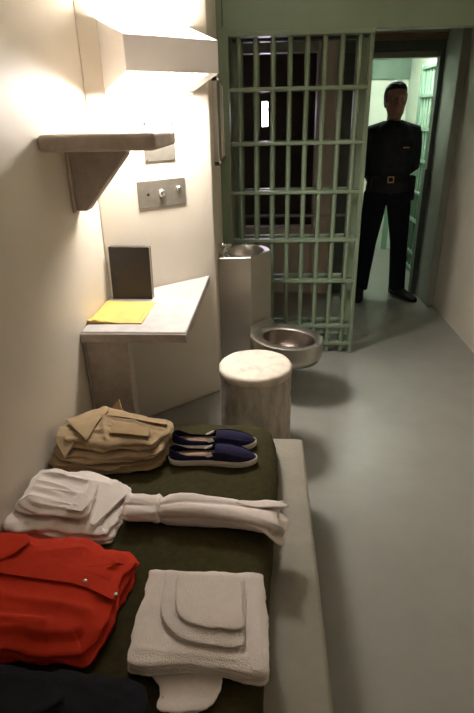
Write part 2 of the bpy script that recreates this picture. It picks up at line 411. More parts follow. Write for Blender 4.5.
# ------------------------------------------------------------------ shelf, desk, plates
sh = thing('wall_shelf', (XL, 2.1, 1.445), 'small worn concrete shelf on the left wall below the lamp', 'shelf')
MB().box(XL + .002, -.366, 1.865, 2.30, 1.449, 1.504).build('shelf_board', 'shelf', sh, bevel=.014, seg=4, angle=50)
MB().add([(XL + .012, 2.12, 1.449), (-.530, 2.12, 1.449), (-.530, 2.12, 1.425), (-.712, 2.12, 1.215), (XL + .012, 2.12, 1.215),
          (XL + .012, 2.185, 1.449), (-.530, 2.185, 1.449), (-.530, 2.185, 1.425), (-.712, 2.185, 1.215), (XL + .012, 2.185, 1.215)],
         [(0, 1, 2, 3, 4), (9, 8, 7, 6, 5)] + [(i, 5 + i, 5 + (i + 1) % 5, (i + 1) % 5) for i in range(5)]).build('bracket', 'deskd', sh, bevel=.006, seg=3, angle=50)
MB().box(XL + .002, XL + .013, 2.105, 2.20, 1.21, 1.449).build('bracket_flange', 'shelf', sh, bevel=.003)

dk_ = thing('corner_desk', (XL, 2.3, 0), 'concrete corner desk slab under the book and yellow envelope', 'desk')
MB().prism([(XL + .003, 1.983), (-.322, 1.976), (-.309, 2.822), (XL + .003, yc - .006)], .704, .75).build('desktop', 'desk', dk_, bevel=.007, seg=3, angle=50)
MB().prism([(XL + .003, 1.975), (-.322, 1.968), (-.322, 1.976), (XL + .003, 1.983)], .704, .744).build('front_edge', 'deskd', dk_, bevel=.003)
MB().box(XL + .014, -.575, 1.99, 2.055, 0, .704).box(XL + .003, XL + .014, 1.985, 2.07, 0, .704).build('support_panel', 'deskd', dk_, bevel=.008, seg=3, angle=50)

def wplate(s0, s1, z0, z1, t): return MB().hexa([part(s0, 0, z0), part(s1, 0, z0), part(s1, t, z0), part(s0, t, z0), part(s0, 0, z1), part(s1, 0, z1), part(s1, t, z1), part(s0, t, z1)])
cpn = thing('control_plate', part(-.3, 0, 1.15), 'stainless wall plate with a button on the angled wall under the shelf', 'wall plate')
wplate(-.437, -.170, 1.147, 1.276, .006).build('plate', 'steeld', cpn, bevel=.003)
def stud(s, z, r, d, nm, m):
    c = part(s, .006, z); MB().tube([c - EN * .002, c + EN * d * .6, c + EN * d], [r, r, r * .55], 20).build(nm, m, cpn, smooth=True)
stud(-.308, 1.212, .019, .016, 'button', 'chrome'); stud(-.212, 1.226, .012, .012, 'knob', 'chrome')
stud(-.383, 1.211, .007, .002, 'keyhole', 'blk')
vp_ = thing('vent_plate', part(-.3, 0, 1.36), 'plain grey metal plate on the angled wall partly behind the shelf', 'wall plate')
wplate(-.382, -.216, 1.358, 1.535, .006).build('plate', 'steeld', vp_, bevel=.003)
for (s, z) in ((-.372, 1.368), (-.226, 1.368), (-.372, 1.525), (-.226, 1.525)):
    c = part(s, .006, z); MB().tube([c - EN * .001, c + EN * .003], .005, 10).build('screw', 'chrome', vp_)
mr = thing('steel_wall_mirror', (XE, 3.15, 1.32), 'narrow edge of a steel mirror on the wall above the sink', 'mirror')
MB().box(XE + .001, XE + .020, 3.02, 3.40, 1.325, 1.715).build('mirror_plate', 'mirror', mr, bevel=.004)
mf = MB()
for y0, y1, z0, z1 in ((3.0, 3.025, 1.305, 1.735), (3.395, 3.42, 1.305, 1.735), (3.0, 3.42, 1.305, 1.33), (3.0, 3.42, 1.71, 1.735)): mf.box(XE + .001, XE + .030, y0, y1, z0, z1)
mf.build('mirror_frame', 'chrome', mr, bevel=.004)
for z in (1.32, 1.72): MB().ball((XE + .030, 3.012, z), .009, 10).build('screw', 'chrome', mr, smooth=True)

# ------------------------------------------------------------------ book and envelope
bk = thing('book', (-.643, 2.425, .75), 'black covered book standing upright in the corner of the desk', 'book')
def bkm(x0, x1, y0, y1, z0, z1): return MB().box(-.643 + x0, -.643 + x1, 2.425 + y0, 2.425 + y1, .75 + z0, .75 + z1)
W2 = .098; HB = .250
b_ = bkm(-W2, W2, -.018, -.0155, 0, HB); q_ = bkm(-W2, W2, .0155, .018, 0, HB); b_.add(q_.v, q_.f)
q_ = bkm(-W2, -W2 + .003, -.018, .018, 0, HB); b_.add(q_.v, q_.f)
b_.build('cover', 'bookc', bk, bevel=.0015)
bkm(-W2 + .003, W2 - .002, -.0155, .0155, .003, HB - .004).build('page_block', 'pages', bk)
bk.rotation_euler = (R(-4), 0, R(-3))

ev = thing('envelope', (-.65, 2.24, .75), 'yellow paper envelope lying on the desk in front of the book', 'envelope')
EVQ = [Vector((-.764, 2.075)), Vector((-.527, 2.068)), Vector((-.520, 2.355)), Vector((-.764, 2.385))]
def evp(u, v): return EVQ[0].lerp(EVQ[1], u).lerp(EVQ[3].lerp(EVQ[2], u), v)
nn = 24; mb = MB(); vs_ = []; fs_ = []
for side in (0, 1):
    for j in range(nn + 1):
        for i in range(nn + 1):
            u, v = i / nn, j / nn; p = evp(u, v)
            e = min(u, 1 - u, v, 1 - v)
            crumple = max(0, 1 - u * 1.6) * max(0, 1 - v * 4)
            h = .0012 + .006 * min(1, e * 12) + .002 * fnoise(u * 4, v * 4, 3) * min(1, e * 6) + crumple * .014 * (.7 + abs(fnoise(u * 14, v * 9, 5)))
            z = .75 + (h + .004 * (1 - v) if side else .0006 + crumple * .004)
            if side == 0 and e > 0: z = .7505
            x = p.x + (crumple * .006 * fnoise(v * 20, u * 9, 8) if v < .3 else 0)
            vs_.append((x, p.y - .008 * crumple * abs(fnoise(u * 11, 0, 2)), z))
K = (nn + 1) ** 2
for j in range(nn):
    for i in range(nn):
        a_ = j * (nn + 1) + i; fs_ += [(a_ + nn + 1, a_ + nn + 2, a_ + 1, a_), (K + a_, K + a_ + 1, K + a_ + nn + 2, K + a_ + nn + 1)]
for i in range(nn):
    fs_ += [(i, i + 1, K + i + 1, K + i), (nn * (nn + 1) + i, K + nn * (nn + 1) + i, K + nn * (nn + 1) + i + 1, nn * (nn + 1) + i + 1)]
    a_, b2 = i * (nn + 1), (i + 1) * (nn + 1); fs_ += [(a_, K + a_, K + b2, b2), (a_ + nn, b2 + nn, K + b2 + nn, K + a_ + nn)]
mb.add(vs_, fs_).build('paper', 'manila', ev, angle=40)
flap([(-.64, 2.10), (-.541, 2.095), (-.538, 2.20), (-.60, 2.205)], lambda x, y: .7595, .0012).build('flap', 'manila', ev, angle=40)

# ------------------------------------------------------------------ stool
SC = (-.047, 2.285)
st = thing('round_stool', (*SC, 0), 'round concrete stool with pale worn seat between bunk and toilet', 'stool')
def rough_lathe(prof, amp, seed, n=72):
    rings = []
    for r, z in prof:
        rings.append([(SC[0] + (r + (amp * fnoise(math.cos(2 * PI * i / n) * 4, math.sin(2 * PI * i / n) * 4, seed + z * 6) if r > .02 else 0)) * math.cos(2 * PI * i / n),
                       SC[1] + (r + (amp * fnoise(math.cos(2 * PI * i / n) * 4, math.sin(2 * PI * i / n) * 4, seed + z * 6) if r > .02 else 0)) * math.sin(2 * PI * i / n), z) for i in range(n)])
    return MB().loft(rings)
rough_lathe([(.174, 0)] + [(.174 - .0002 * k + (.003 if k % 3 else 0), .02 * k) for k in range(1, 21)] + [(.170, .415), (.05, .416)], .004, 3).build('pedestal', 'stool', st, smooth=True, angle=60)
rough_lathe([(.10, .414), (.168, .416), (.175, .422), (.177, .437), (.176, .452), (.170, .461), (.158, .465), (.12, .466), (.08, .465), (.03, .465), (.005, .465)], .003, 9).build('seat', 'stoolt', st, smooth=True, angle=60)

# ------------------------------------------------------------------ stainless sink and toilet unit
su = thing('sink_toilet_unit', (-.12, 3.15, 0), 'stainless steel sink and toilet combination beside the green bars', 'sink and toilet')
TOP = .80
body = [(XE + .004, 3.005), (-.085, 3.012), (.034, 3.190), (.015, 3.275), (-.045, 3.345), (-.13, 3.375), (XE + .004, 3.375)]
BC = Vector((-.128, 3.190)); BRX, BRY = .112, .138
ns = 60
def onpoly(ang):
    d = Vector((math.cos(ang), math.sin(ang))); best = None
    for i in range(len(body)):
        p, q = Vector(body[i]), Vector(body[(i + 1) % len(body)]); e = q - p
        den = d.x * e.y - d.y * e.x
        if abs(den) < 1e-9: continue
        t = ((p.x - BC.x) * e.y - (p.y - BC.y) * e.x) / den; u = ((p.x - BC.x) * d.y - (p.y - BC.y) * d.x) / den
        if t > 0 and -1e-6 <= u <= 1 + 1e-6 and (best is None or t < best): best = t
    return BC + d * best
angs = sorted([2 * PI * i / ns for i in range(ns)] + [math.atan2(p[1] - BC.y, p[0] - BC.x) % (2 * PI) for p in body])
outer = [onpoly(a_) for a_ in angs]
rings = [[(p.x, p.y, .0) for p in outer], [(p.x, p.y, TOP - .006) for p in outer], [(*(p + (BC - p).normalized() * .006), TOP) for p in outer],
         [(BC.x + (BRX + .006) * math.cos(a_), BC.y + (BRY + .006) * math.sin(a_), TOP) for a_ in angs],
         [(BC.x + (BRX + .003) * math.cos(a_), BC.y + (BRY + .003) * math.sin(a_), TOP - .004) for a_ in angs]]
MB().loft(rings, True, False).build('cabinet', 'steel', su, angle=30)
prof = [(1.03, -.002), (1.0, -.006), (.97, -.04), (.90, -.08), (.72, -.115), (.4, -.13), (.12, -.134), (.1, -.14)]
MB().loft([[(BC.x + BRX * k * math.cos(a_), BC.y + BRY * k * math.sin(a_), TOP + z) for a_ in angs] for k, z in prof], False, True).build('basin', 'steel', su, smooth=True)
MB().lathe([(.018, -.1355), (.018, -.133), (.012, -.1325), (.002, -.134)], (BC.x, BC.y, TOP), 20).build('drain', 'chrome', su, smooth=True)
sp_ = Vector((-.248, 3.045, TOP))
MB().tube([sp_, sp_ + Vector((0, 0, .03)), sp_ + Vector((.012, .01, .055)), sp_ + Vector((.035, .03, .062)), sp_ + Vector((.052, .045, .05))], [.015, .013, .012, .011, .011], 14).build('spout', 'chrome', su, smooth=True)
MB().lathe([(.022, 0), (.022, .008), (.014, .012), (.002, .012)], (sp_.x, sp_.y + .14, TOP), 20).build('button', 'chrome', su, smooth=True)
MB().lathe([(.016, .055), (.026, .062), (.026, .072), (.016, .078), (.001, .079)], (sp_.x, sp_.y, TOP), 20).build('tap_handle', 'chrome', su, smooth=True)
MB().lathe([(.013, 0), (.013, .010), (.009, .013), (.001, .0135)], (-.215, 3.03, TOP), 16).build('push_button', 'chrome', su, smooth=True)
# bowl: cantilevers out of the angled side
ax = Vector((.80, -.60)).normalized(); ay = Vector((-ax.y, ax.x)); TC = Vector((.128, 2.835)); TZ = .378
def oval(l0, l1, wv, z, n=64, sq=0.):
    out = []
    for i in range(n):
        t = 2 * PI * i / n; c_, s_ = math.cos(t), math.sin(t)
        l = l1 * c_ if c_ > 0 else l0 * c_
        wd = wv * s_
        if c_ < 0: wd = wv * math.copysign(abs(s_) ** (1 - sq), s_)
        p = TC + ax * l + ay * wd; out.append((p.x, p.y, z))
    return out
MB().loft([oval(.07, .05, .05, .20), oval(.10, .08, .08, .225), oval(.19, .165, .140, .238), oval(.215, .195, .165, .250), oval(.228, .210, .180, .285), oval(.235, .217, .187, TZ - .014),
           oval(.233, .215, .185, TZ - .004), oval(.224, .207, .177, TZ), oval(.160, .182, .130, TZ - .003), oval(.152, .174, .122, TZ - .010)], True, False).build('toilet_bowl', 'steel', su, smooth=True, angle=50)
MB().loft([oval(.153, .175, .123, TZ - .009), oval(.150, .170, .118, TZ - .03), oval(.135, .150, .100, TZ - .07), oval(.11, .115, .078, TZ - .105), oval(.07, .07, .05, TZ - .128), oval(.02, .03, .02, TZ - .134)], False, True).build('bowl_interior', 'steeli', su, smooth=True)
nb = Vector((-.05, 2.955)); 
mb = MB()
q0 = TC - ax * .30
def bar4(w0, w1, z0, z1, l0, l1):
    a0, a1 = TC - ax * l0, TC - ax * l1
    return MB().hexa([(*(a0 - ay * w0), z0), (*(a1 - ay * w1), z0), (*(a1 + ay * w1), z0), (*(a0 + ay * w0), z0), (*(a0 - ay * w0), z1), (*(a1 - ay * w1), z1), (*(a1 + ay * w1), z1), (*(a0 + ay * w0), z1)])
oa, ob = TC - ax * .17 - ay * .140, TC - ax * .17 + ay * .140
if oa.x > ob.x: oa, ob = ob, oa
MB().prism([(-.088, 3.02), (oa.x, oa.y), (ob.x, ob.y), (.027, 3.19)], TZ - .13, TZ - .004).build('toilet_neck', 'steel', su, bevel=.010, seg=3, angle=50)

# ------------------------------------------------------------------ bunk and mattress
bu = MB().box(XL + .004, .157, -.15, 1.862, 0, .32).build('concrete_bunk', 'bunk', bevel=.012, seg=3, angle=50)
tag(bu, 'low painted concrete bunk slab along the left wall', 'bunk')
ZM = .43
mt = pile([(XL + .012, -.10), (-.025, -.10), (-.004, .75), (.020, 1.1), (.046, 1.5), (.042, 1.72), (.016, 1.825), (-.07, 1.842), (XL + .012, 1.852)], .3205, ZM - .004, layers=1, bulge=.022, wr=.0006, freq=5, seed=1, jit=.002, dome=.002, n=200, rings=40, edge=.045, cut=.03, sag=.03).build('mattress', 'olive', smooth=True)
tag(mt, 'mattress tucked in a dark olive green blanket on the concrete bunk', 'mattress')

# ------------------------------------------------------------------ khaki shirts
ZB = ztop(mt) + .0004
KG = 'khaki shirts stacked by the wall'
def shirt(nm, outline, z0, z1, m, label, **k):
    t = thing(nm, (-.56, 1.58, z0), label, 'shirt', KG)
    pile(outline, z0, z1, **k).build('folded_body', m, t, smooth=True)
    return t
k1 = shirt('folded_khaki_shirt', [(-.757, 1.49), (-.71, 1.455), (-.62, 1.462), (-.53, 1.445), (-.40, 1.478), (-.362, 1.52), (-.348, 1.70), (-.62, 1.76), (-.757, 1.72)], ZB, ZB + .036, 'khakid', 'folded khaki shirt at the bottom of the stack beside the shoes', layers=3, jit=.012, bulge=.011, wr=.0004, dome=.0, seed=11, sag=.5)
z2 = ztop(k1) + .0003
k2 = shirt('folded_khaki_shirt', [(-.757, 1.515), (-.69, 1.468), (-.53, 1.458), (-.375, 1.495), (-.354, 1.58), (-.350, 1.70), (-.62, 1.752), (-.757, 1.72)], z2, z2 + .034, 'khaki', 'folded khaki shirt in the middle of the stack of three', layers=2, jit=.012, bulge=.011, wr=.0004, dome=.0, seed=21, sag=.5)
z3 = ztop(k2) + .0003
ktop = lambda x, y: z3 + .030 + .012 * max(0, 1 - abs(x + .60) / .16) - .006 * max(0, (x + .45) / .1) + .004 * math.sin(x * 19 + y * 11)
k3 = shirt('folded_khaki_shirt', [(-.755, 1.60), (-.70, 1.515), (-.56, 1.482), (-.385, 1.495), (-.345, 1.62), (-.342, 1.665), (-.50, 1.70), (-.63, 1.745), (-.72, 1.70)], z3, z3 + .03, 'khaki', 'topmost folded khaki shirt of the stack, collar points showing', layers=2, jit=.010, bulge=.007, wr=.006, freq=9, top=ktop, dirn=(.35, .94), seed=31, sag=.5, edge=.008, cut=.008,
           creases=[(-.70, 1.66, -.36, 1.60, .008, .007), (-.66, 1.56, -.40, 1.545, .010, .006), (-.60, 1.64, -.55, 1.50, .010, .008), (-.50, 1.67, -.45, 1.55, .014, .005)])
zk = lambda x, y: ktop(x, y) + .005
flap([(-.735, 1.63), (-.64, 1.70), (-.585, 1.68), (-.600, 1.605), (-.612, 1.488), (-.68, 1.56)], zk, .004, lift=lambda x, y: .010 * math.sin(max(0, min(1, (y - 1.48) / .2)) * PI), cut=.003).build('collar', 'khaki', k3, angle=60)
flap([(-.748, 1.595), (-.69, 1.58), (-.655, 1.545), (-.685, 1.452), (-.735, 1.515)], lambda x, y: min(ktop(x, y) + .010, z3 + .030 - .5 * max(0, 1.53 - y)), .004, cut=.003).build('collar', 'khaki', k3, angle=60)
flap([(-.58, 1.675), (-.36, 1.645), (-.357, 1.615), (-.585, 1.640)], zk, .003, lift=lambda x, y: .005, cut=.002).build('placket', 'khaki', k3, angle=60)
flap([(-.55, 1.60), (-.41, 1.588), (-.405, 1.525), (-.545, 1.53)], zk, .0025, lift=lambda x, y: .005, cut=.003).build('pocket', 'khakid', k3, angle=60)
zs_ = z3 + .022
MB().add([(-.605, 1.722, zs_), (-.545, 1.712, zs_), (-.562, 1.738, zs_ + .045), (-.603, 1.728, zs_), (-.543, 1.718, zs_), (-.560, 1.743, zs_ + .044)], [(0, 1, 2), (5, 4, 3), (0, 3, 4, 1), (1, 4, 5, 2), (2, 5, 3, 0)]).build('sleeve_corner', 'khaki', k3)

# ------------------------------------------------------------------ canvas shoes
def shoe_out(s, wk=1.):  # half widths at s in 0..1 heel to toe: (left, right)
    prof = [(0, .0), (.02, .016), (.06, .026), (.15, .032), (.3, .031), (.45, .031), (.6, .037), (.72, .042), (.82, .041), (.9, .034), (.96, .022), (.99, .011), (1., .0)]
    for (a_, x), (b2, y) in zip(prof, prof[1:]):
        if a_ <= s <= b2: return (x + (y - x) * (s - a_) / (b2 - a_)) * wk
    return 0
SLn = .314
def shoe_ring(z, grow, n=72, curve=.010):
    out = []
    for i in range(n):
        t = 2 * PI * i / n; s = .5 - .5 * math.cos(t); hw = shoe_out(s) + grow * (1 if 0 < s < 1 else 0)
        sgn = 1 if t < PI else -1
        x = (s - .5) * (SLn + 2 * grow); y = sgn * hw + curve * math.sin(s * PI) * .5
        out.append(Vector((x, y, z)))
    return out
def make_shoe():
    r = thing('slip_on_shoe', (0, 0, 0), 'x', 'shoe', 'pair of canvas shoes')
    MB().loft([shoe_ring(0, -.002), shoe_ring(.004, .001), shoe_ring(.021, .002), shoe_ring(.024, 0), shoe_ring(.024, -.006)]).build('sole', 'rubber', r, smooth=True, angle=50)
    # upper: rings rising; toe closed, open at the ankle
    def upz(s):   # height of the upper edge along the shoe
        pts = [(0, .060), (.06, .060), (.2, .040), (.42, .036), (.50, .052), (.56, .060), (.7, .055), (.85, .043), (.95, .033), (1, .026)]
        for (a_, x), (b2, y) in zip(pts, pts[1:]):
            if a_ <= s <= b2: return x + (y - x) * (s - a_) / (b2 - a_)
    rings = []; n = 72; base = shoe_ring(.022, -.001)
    def upper(f, inset, dz=0.):
        out = []
        for i, p in enumerate(base):
            s = (p.x / SLn) + .5; s = max(0, min(1, s)); z = .022 + (upz(s) - .022) * f + dz
            k = 1 - inset * f ** 1.6
            cyl = .010 * math.sin(s * PI) * .5
            out.append(Vector((p.x * (1 - .02 * f), cyl + (p.y - cyl) * k, z)))
        return out
    MB().loft([upper(0, 0), upper(.3, .08), upper(.6, .14), upper(.85, .19), upper(1, .24), upper(.98, .30), upper(.7, .22), upper(.3, .14), upper(.06, .12)], False, False).build('upper', 'canvas', r, smooth=True)
    # vamp covering the toes
    rows = []
    for j in range(15):
        s = .53 + .47 * j / 14; row = []
        for i in range(13):
            v = -1 + 2 * i / 12; hw = max(.001, shoe_out(min(s, .998)))
            z = upz(s) - .004 + (1 - v * v) * .010 * (1 if s < .95 else .4)
            row.append(Vector(((s - .5) * SLn * .98, .010 * math.sin(s * PI) * .5 + v * hw * .68, z)))
        rows.append(row)
    mb = MB(); vs2 = [p for r_ in rows for p in r_] + [p - Vector((0, 0, .003)) for r_ in rows for p in r_]; Kk = 15 * 13; fs2 = []
    for j in range(14):
        for i in range(12):
            a_ = j * 13 + i; fs2 += [(a_, a_ + 1, a_ + 14, a_ + 13), (Kk + a_ + 13, Kk + a_ + 14, Kk + a_ + 1, Kk + a_)]
    for i in range(12): fs2 += [(i + 1, i, Kk + i, Kk + i + 1), (14 * 13 + i, 14 * 13 + i + 1, Kk + 14 * 13 + i + 1, Kk + 14 * 13 + i)]
    for j in range(14): fs2 += [(j * 13, j * 13 + 13, Kk + j * 13 + 13, Kk + j * 13), (j * 13 + 25, j * 13 + 12, Kk + j * 13 + 12, Kk + j * 13 + 25)]
    mb.add(vs2, fs2).build('vamp', 'canvas', r, smooth=True)
    MB().loft([shoe_ring(.0245, -.007), shoe_ring(.0275, -.008)]).build('insole', 'insole', r, angle=50)
    # white elastic gore on each side of the opening
    for sgn in (-1, 1):
        pts = []
        for s, f in ((.40, 1.0), (.485, 1.02), (.51, .60), (.45, .55)):
            z = .022 + (upz(s) - .022) * f + .0015; k = 1 - .34 * f ** 1.6 if f > .9 else 1 - .10
            cyl = .010 * math.sin(s * PI) * .5; pts.append(Vector(((s - .5) * SLn, cyl + sgn * shoe_out(s) * (k + .03), z)))
        up_ = Vector((0, sgn * .0028, .0022))
        MB().hexa([p - up_ * .6 for p in pts] + [p + up_ for p in pts]).build('elastic_gore', 'gore', r)
    return r
s1_ = make_shoe(); s1_['label'] = 'navy canvas slip-on shoe nearer the sock bundle, front of the pair'
s2_ = copy_tree(s1_); s2_['label'] = 'navy canvas slip-on shoe on the far side of the pair, nearer the stool'
s1_.location = (-.186, 1.540, ZB); s1_.rotation_euler = (0, 0, R(1))
s2_.location = (-.190, 1.642, ZB); s2_.rotation_euler = (0, 0, R(2)); 
for c in s2_.children: c.scale = (1, -1, 1)

# ------------------------------------------------------------------ white cotton garments
wt = thing('folded_white_shirt', (-.6, 1.25, ZB), 'folded white cotton shirt between the khaki stack and the orange jumpsuit', 'shirt')
wtop = lambda x, y: ZB + .050 - .024 * max(0, (x + .54) / .12) + .003 * math.sin(x * 20 + y * 13)
pile([(-.758, 1.142), (-.60, 1.130), (-.452, 1.130), (-.440, 1.165), (-.432, 1.22), (-.430, 1.315), (-.445, 1.352), (-.50, 1.385), (-.57, 1.415), (-.758, 1.425)], ZB, .490, layers=3, bulge=.007, seed=41, wr=.004, freq=6, jit=.009, edge=.016, top=wtop, dirn=(.7, .7), sag=.5,
     creases=[(-.47, 1.14, -.42, 1.31, .009, .006), (-.51, 1.15, -.47, 1.36, .012, .004), (-.758, 1.16, -.50, 1.15, .012, .003)]).build('folded_body', 'white', wt, smooth=True)
flap([(-.513, 1.165), (-.495, 1.155), (-.430, 1.315), (-.47, 1.36), (-.492, 1.34)], wtop, .004, lift=lambda x, y: .008, cut=.004).build('sleeve_fold', 'white', wt, angle=60)
zu = ztop(wt) + .0002
us = thing('folded_white_undershorts', (-.62, 1.27, zu), 'small folded white garment lying on top of the white shirt', 'garment')
utop = lambda x, y: zu + .024 + .004 * math.sin(x * 17 - y * 9)
pile([(-.752, 1.215), (-.70, 1.185), (-.62, 1.180), (-.530, 1.168), (-.518, 1.20), (-.526, 1.27), (-.535, 1.335), (-.60, 1.345), (-.69, 1.385), (-.74, 1.372)], zu, zu + .024, layers=2, bulge=.006, seed=51, wr=.009, freq=7, jit=.008, edge=.010, n=160, top=utop, dirn=(.25, .97), sag=.5, cut=.010,
     creases=[(-.74, 1.20, -.53, 1.185, .010, .006), (-.72, 1.36, -.54, 1.31, .008, .006), (-.56, 1.19, -.55, 1.33, .010, .004)]).build('folded_body', 'white', us, smooth=True)
flap([(-.585, 1.183), (-.53, 1.172), (-.518, 1.225), (-.555, 1.24)], utop, .004, lift=lambda x, y: .008, cut=.004).build('hem', 'white', us, angle=60)

# sock bundle
sk = thing('sock_bundle', (-.18, 1.24, ZB), 'pair of white socks folded together lying across the green blanket', 'socks')
def sock_rings(st_, n=84, ph=0., amp=.10, k=5):
    out = []
    for (x, y, hy, hz, rg) in st_:
        ring = []
        for i in range(n):
            t = 2 * PI * i / n
            a1 = k * t + ph + x * 6; w1 = 1 - abs(math.sin(a1 * .5)) ** .7
            rr = 1 - rg * w1 * 1.2 + rg * .5 * math.cos(2 * t + ph * 2 - x * 7) + .06 * fnoise(math.cos(t) * 2, math.sin(t) * 2, x * 22)
            wq = 1 + .10 * noise.noise(Vector((x * 60, math.cos(t) * 3, math.sin(t) * 3 + ph)))
            rr *= wq * 1.08
            z = ZB + hz + hz * rr * math.sin(t)
            z = max(z, ZB + .0003)
            ring.append(Vector((x, y + hy * rr * math.cos(t), z)))
        out.append(ring)
    return out
MB().loft(sock_rings([(-.405, 1.257, .025, .020, .0), (-.426, 1.257, .044, .032, .10), (-.424, 1.257, .050, .036, .2), (-.405, 1.256, .052, .037, .34), (-.38, 1.255, .050, .036, .36), (-.355, 1.254, .047, .034, .30), (-.338, 1.252, .046, .033, .16), (-.328, 1.251, .048, .034, .06), (-.320, 1.250, .044, .031, .04), (-.316, 1.25, .03, .022, 0)], k=3, ph=2.2)).build('cuff', 'white', sk, smooth=True)
bodyr = sock_rings([(-.330, 1.250, .030, .024, .05), (-.314, 1.250, .036, .029, .16), (-.295, 1.250, .044, .033, .24), (-.26, 1.248, .049, .036, .28), (-.22, 1.246, .051, .036, .30), (-.18, 1.243, .052, .035, .32), (-.14, 1.240, .053, .034, .32), (-.10, 1.237, .054, .033, .32), (-.06, 1.233, .055, .031, .30), (-.02, 1.229, .057, .029, .26), (.015, 1.225, .060, .026, .2)], ph=.9, k=4)
end = []
for i, p in enumerate(bodyr[-1]):
    t = 2 * PI * i / 84; end.append(Vector((p.x + .020 + .022 * math.sin(1.5 * t + .4) ** 2, 1.225 + (p.y - 1.225) * 1.14, max(ZB + .0005, p.z + .003 * math.sin(3 * t)))))
inner = [Vector((p.x - .004, 1.225 + (p.y - 1.225) * .88, max(ZB + .004, ZB + .022 + (p.z - ZB - .022) * .75))) for p in end]
inner2 = [Vector((p.x - .07, 1.23 + (p.y - 1.23) * .5, ZB + .022 + (p.z - ZB - .022) * .4)) for p in inner]
MB().loft(bodyr + [end, inner, inner2]).build('foot', 'white', sk, smooth=True)
flap([(-.10, 1.195), (-.02, 1.168), (.048, 1.140), (.060, 1.160), (.066, 1.205), (.078, 1.235), (.02, 1.245), (-.06, 1.225)], lambda x, y: ZB + .048 - .030 * max(0, (x - .0) / .07) - .028 * max(0, min(1, (1.21 - y) / .06)), .005, lift=lambda x, y: .004 * math.sin(x * 50 + y * 40), cut=.012).build('toe_flap', 'white', sk, angle=60)
flap([(-.10, 1.250), (.0, 1.285), (.055, 1.292), (.075, 1.275), (.066, 1.250), (.0, 1.232)], lambda x, y: ZB + .058 - .016 * max(0, x / .07) - .020 * max(0, (y - 1.26) / .03), .005, lift=lambda x, y: .003 * math.sin(x * 50), cut=.012).build('toe_flap', 'white', sk, angle=60)

# ------------------------------------------------------------------ orange jumpsuit
oj = thing('folded_orange_jumpsuit', (-.55, .93, ZB), 'folded orange red jumpsuit with snap buttons on the bunk', 'jumpsuit')
otop = lambda x, y: ZB + .068 - .026 * max(0, (x + .48) / .13) + .004 * math.sin(y * 19 + x * 8) - .012 * max(0, (.83 - y) / .07)
pile([(-.757, .790), (-.64, .768), (-.50, .752), (-.40, .758), (-.374, .80), (-.366, .86), (-.376, .925), (-.352, .985), (-.333, 1.048), (-.38, 1.075), (-.45, 1.085), (-.56, 1.105), (-.757, 1.11)], ZB, .50, layers=3, bulge=.009, seed=61, wr=.0045, freq=5, jit=.010, edge=.018, top=otop, dirn=(.3, .95), sag=.5, cut=.008,
     creases=[(-.757, .845, -.50, .82, .010, .009), (-.62, .80, -.42, .80, .012, .008), (-.70, .90, -.42, .86, .014, .006), (-.60, 1.03, -.42, 1.06, .012, .005)]).build('folded_body', 'red', oj, smooth=True)
flap([(-.757, .965), (-.60, .940), (-.42, .915), (-.368, .895), (-.36, .930), (-.40, .952), (-.60, .985), (-.757, 1.01)], otop, .003, lift=lambda x, y: .0055, cut=.004).build('placket', 'red', oj, angle=60)
flap([(-.757, 1.085), (-.655, 1.085), (-.635, 1.055), (-.66, 1.01), (-.715, .965), (-.757, .955)], otop, .004, lift=lambda x, y: .009, cut=.004).build('collar', 'red', oj, angle=60)
for (x, y) in ((-.448, .935), (-.366, .912)):
    zz = otop(x, y) + .0085
    MB().lathe([(.0055, -.002), (.0055, .002), (.0035, .003), (.0005, .0031)], (x, y, zz), 16).build('snap_button', 'snap', oj, smooth=True)

# ------------------------------------------------------------------ towel and washcloths
bs = tag(pile([(-.222, .672), (-.15, .665), (-.105, .69), (-.08, .80), (-.10, .95), (-.24, .95), (-.262, .80), (-.25, .745), (-.218, .72)], ZB, ZB + .012, layers=2, bulge=.004, seed=101, wr=.0006, dome=0, freq=9, jit=.006, edge=.006).build('folded_sheet', 'white', smooth=True), 'thin folded white sheet under the towel at the picture bottom', 'sheet')
zw = ztop(bs) + .0003
tw = thing('folded_towel', (-.15, .86, zw), 'large folded white towel at the near end of the bunk', 'towel')
ttop = lambda x, y: zw + .034 + .0025 * math.sin(x * 22 + 1) * max(0, (.85 - y) / .1)
pile([(-.300, .746), (-.25, .738), (-.17, .748), (-.10, .742), (-.04, .728), (.0, .724), (.010, .735), (.006, .85), (-.004, 1.000), (-.10, 1.004), (-.20, 1.001), (-.304, 1.004), (-.300, .87)], zw, zw + .034, layers=4, bulge=.004, seed=71, wr=.0012, freq=8, jit=.004, edge=.005, top=ttop, cut=.005, dome=.001, n=260, rings=40, sag=.45,
     creases=[(-.28, .775, .0, .762, .012, .003)]).build('folded_body', 'terry', tw, smooth=True)
flap([(-.030, .735), (-.003, .731), (-.014, .995), (-.037, .995)], ttop, .002, lift=lambda x, y: .0025, cut=.002).build('hem_band', 'terry', tw, angle=60)
WG = 'washcloths on the towel'
def cloth(nm, label, outline, z0, z1, seed):
    t = thing(nm, (outline[0][0], outline[0][1], z0), label, 'washcloth', WG)
    pile(outline, z0, z1, layers=2, bulge=.003, seed=seed, wr=.0008, dome=.0005, freq=10, jit=.0025, edge=.003, n=200, cut=.006, sag=.3).build('folded_body', 'terry', t, smooth=True); return t
z4 = ztop(tw) - .002
c1 = cloth('folded_washcloth', 'lower, larger of two folded white washcloths on the towel', [(-.258, .988), (-.052, .983), (-.044, .79), (-.075, .781), (-.10, .785), (-.13, .783), (-.16, .790), (-.19, .800), (-.215, .817), (-.236, .842), (-.250, .88)], z4, z4 + .010, 81)
z5 = ztop(c1) + .0002
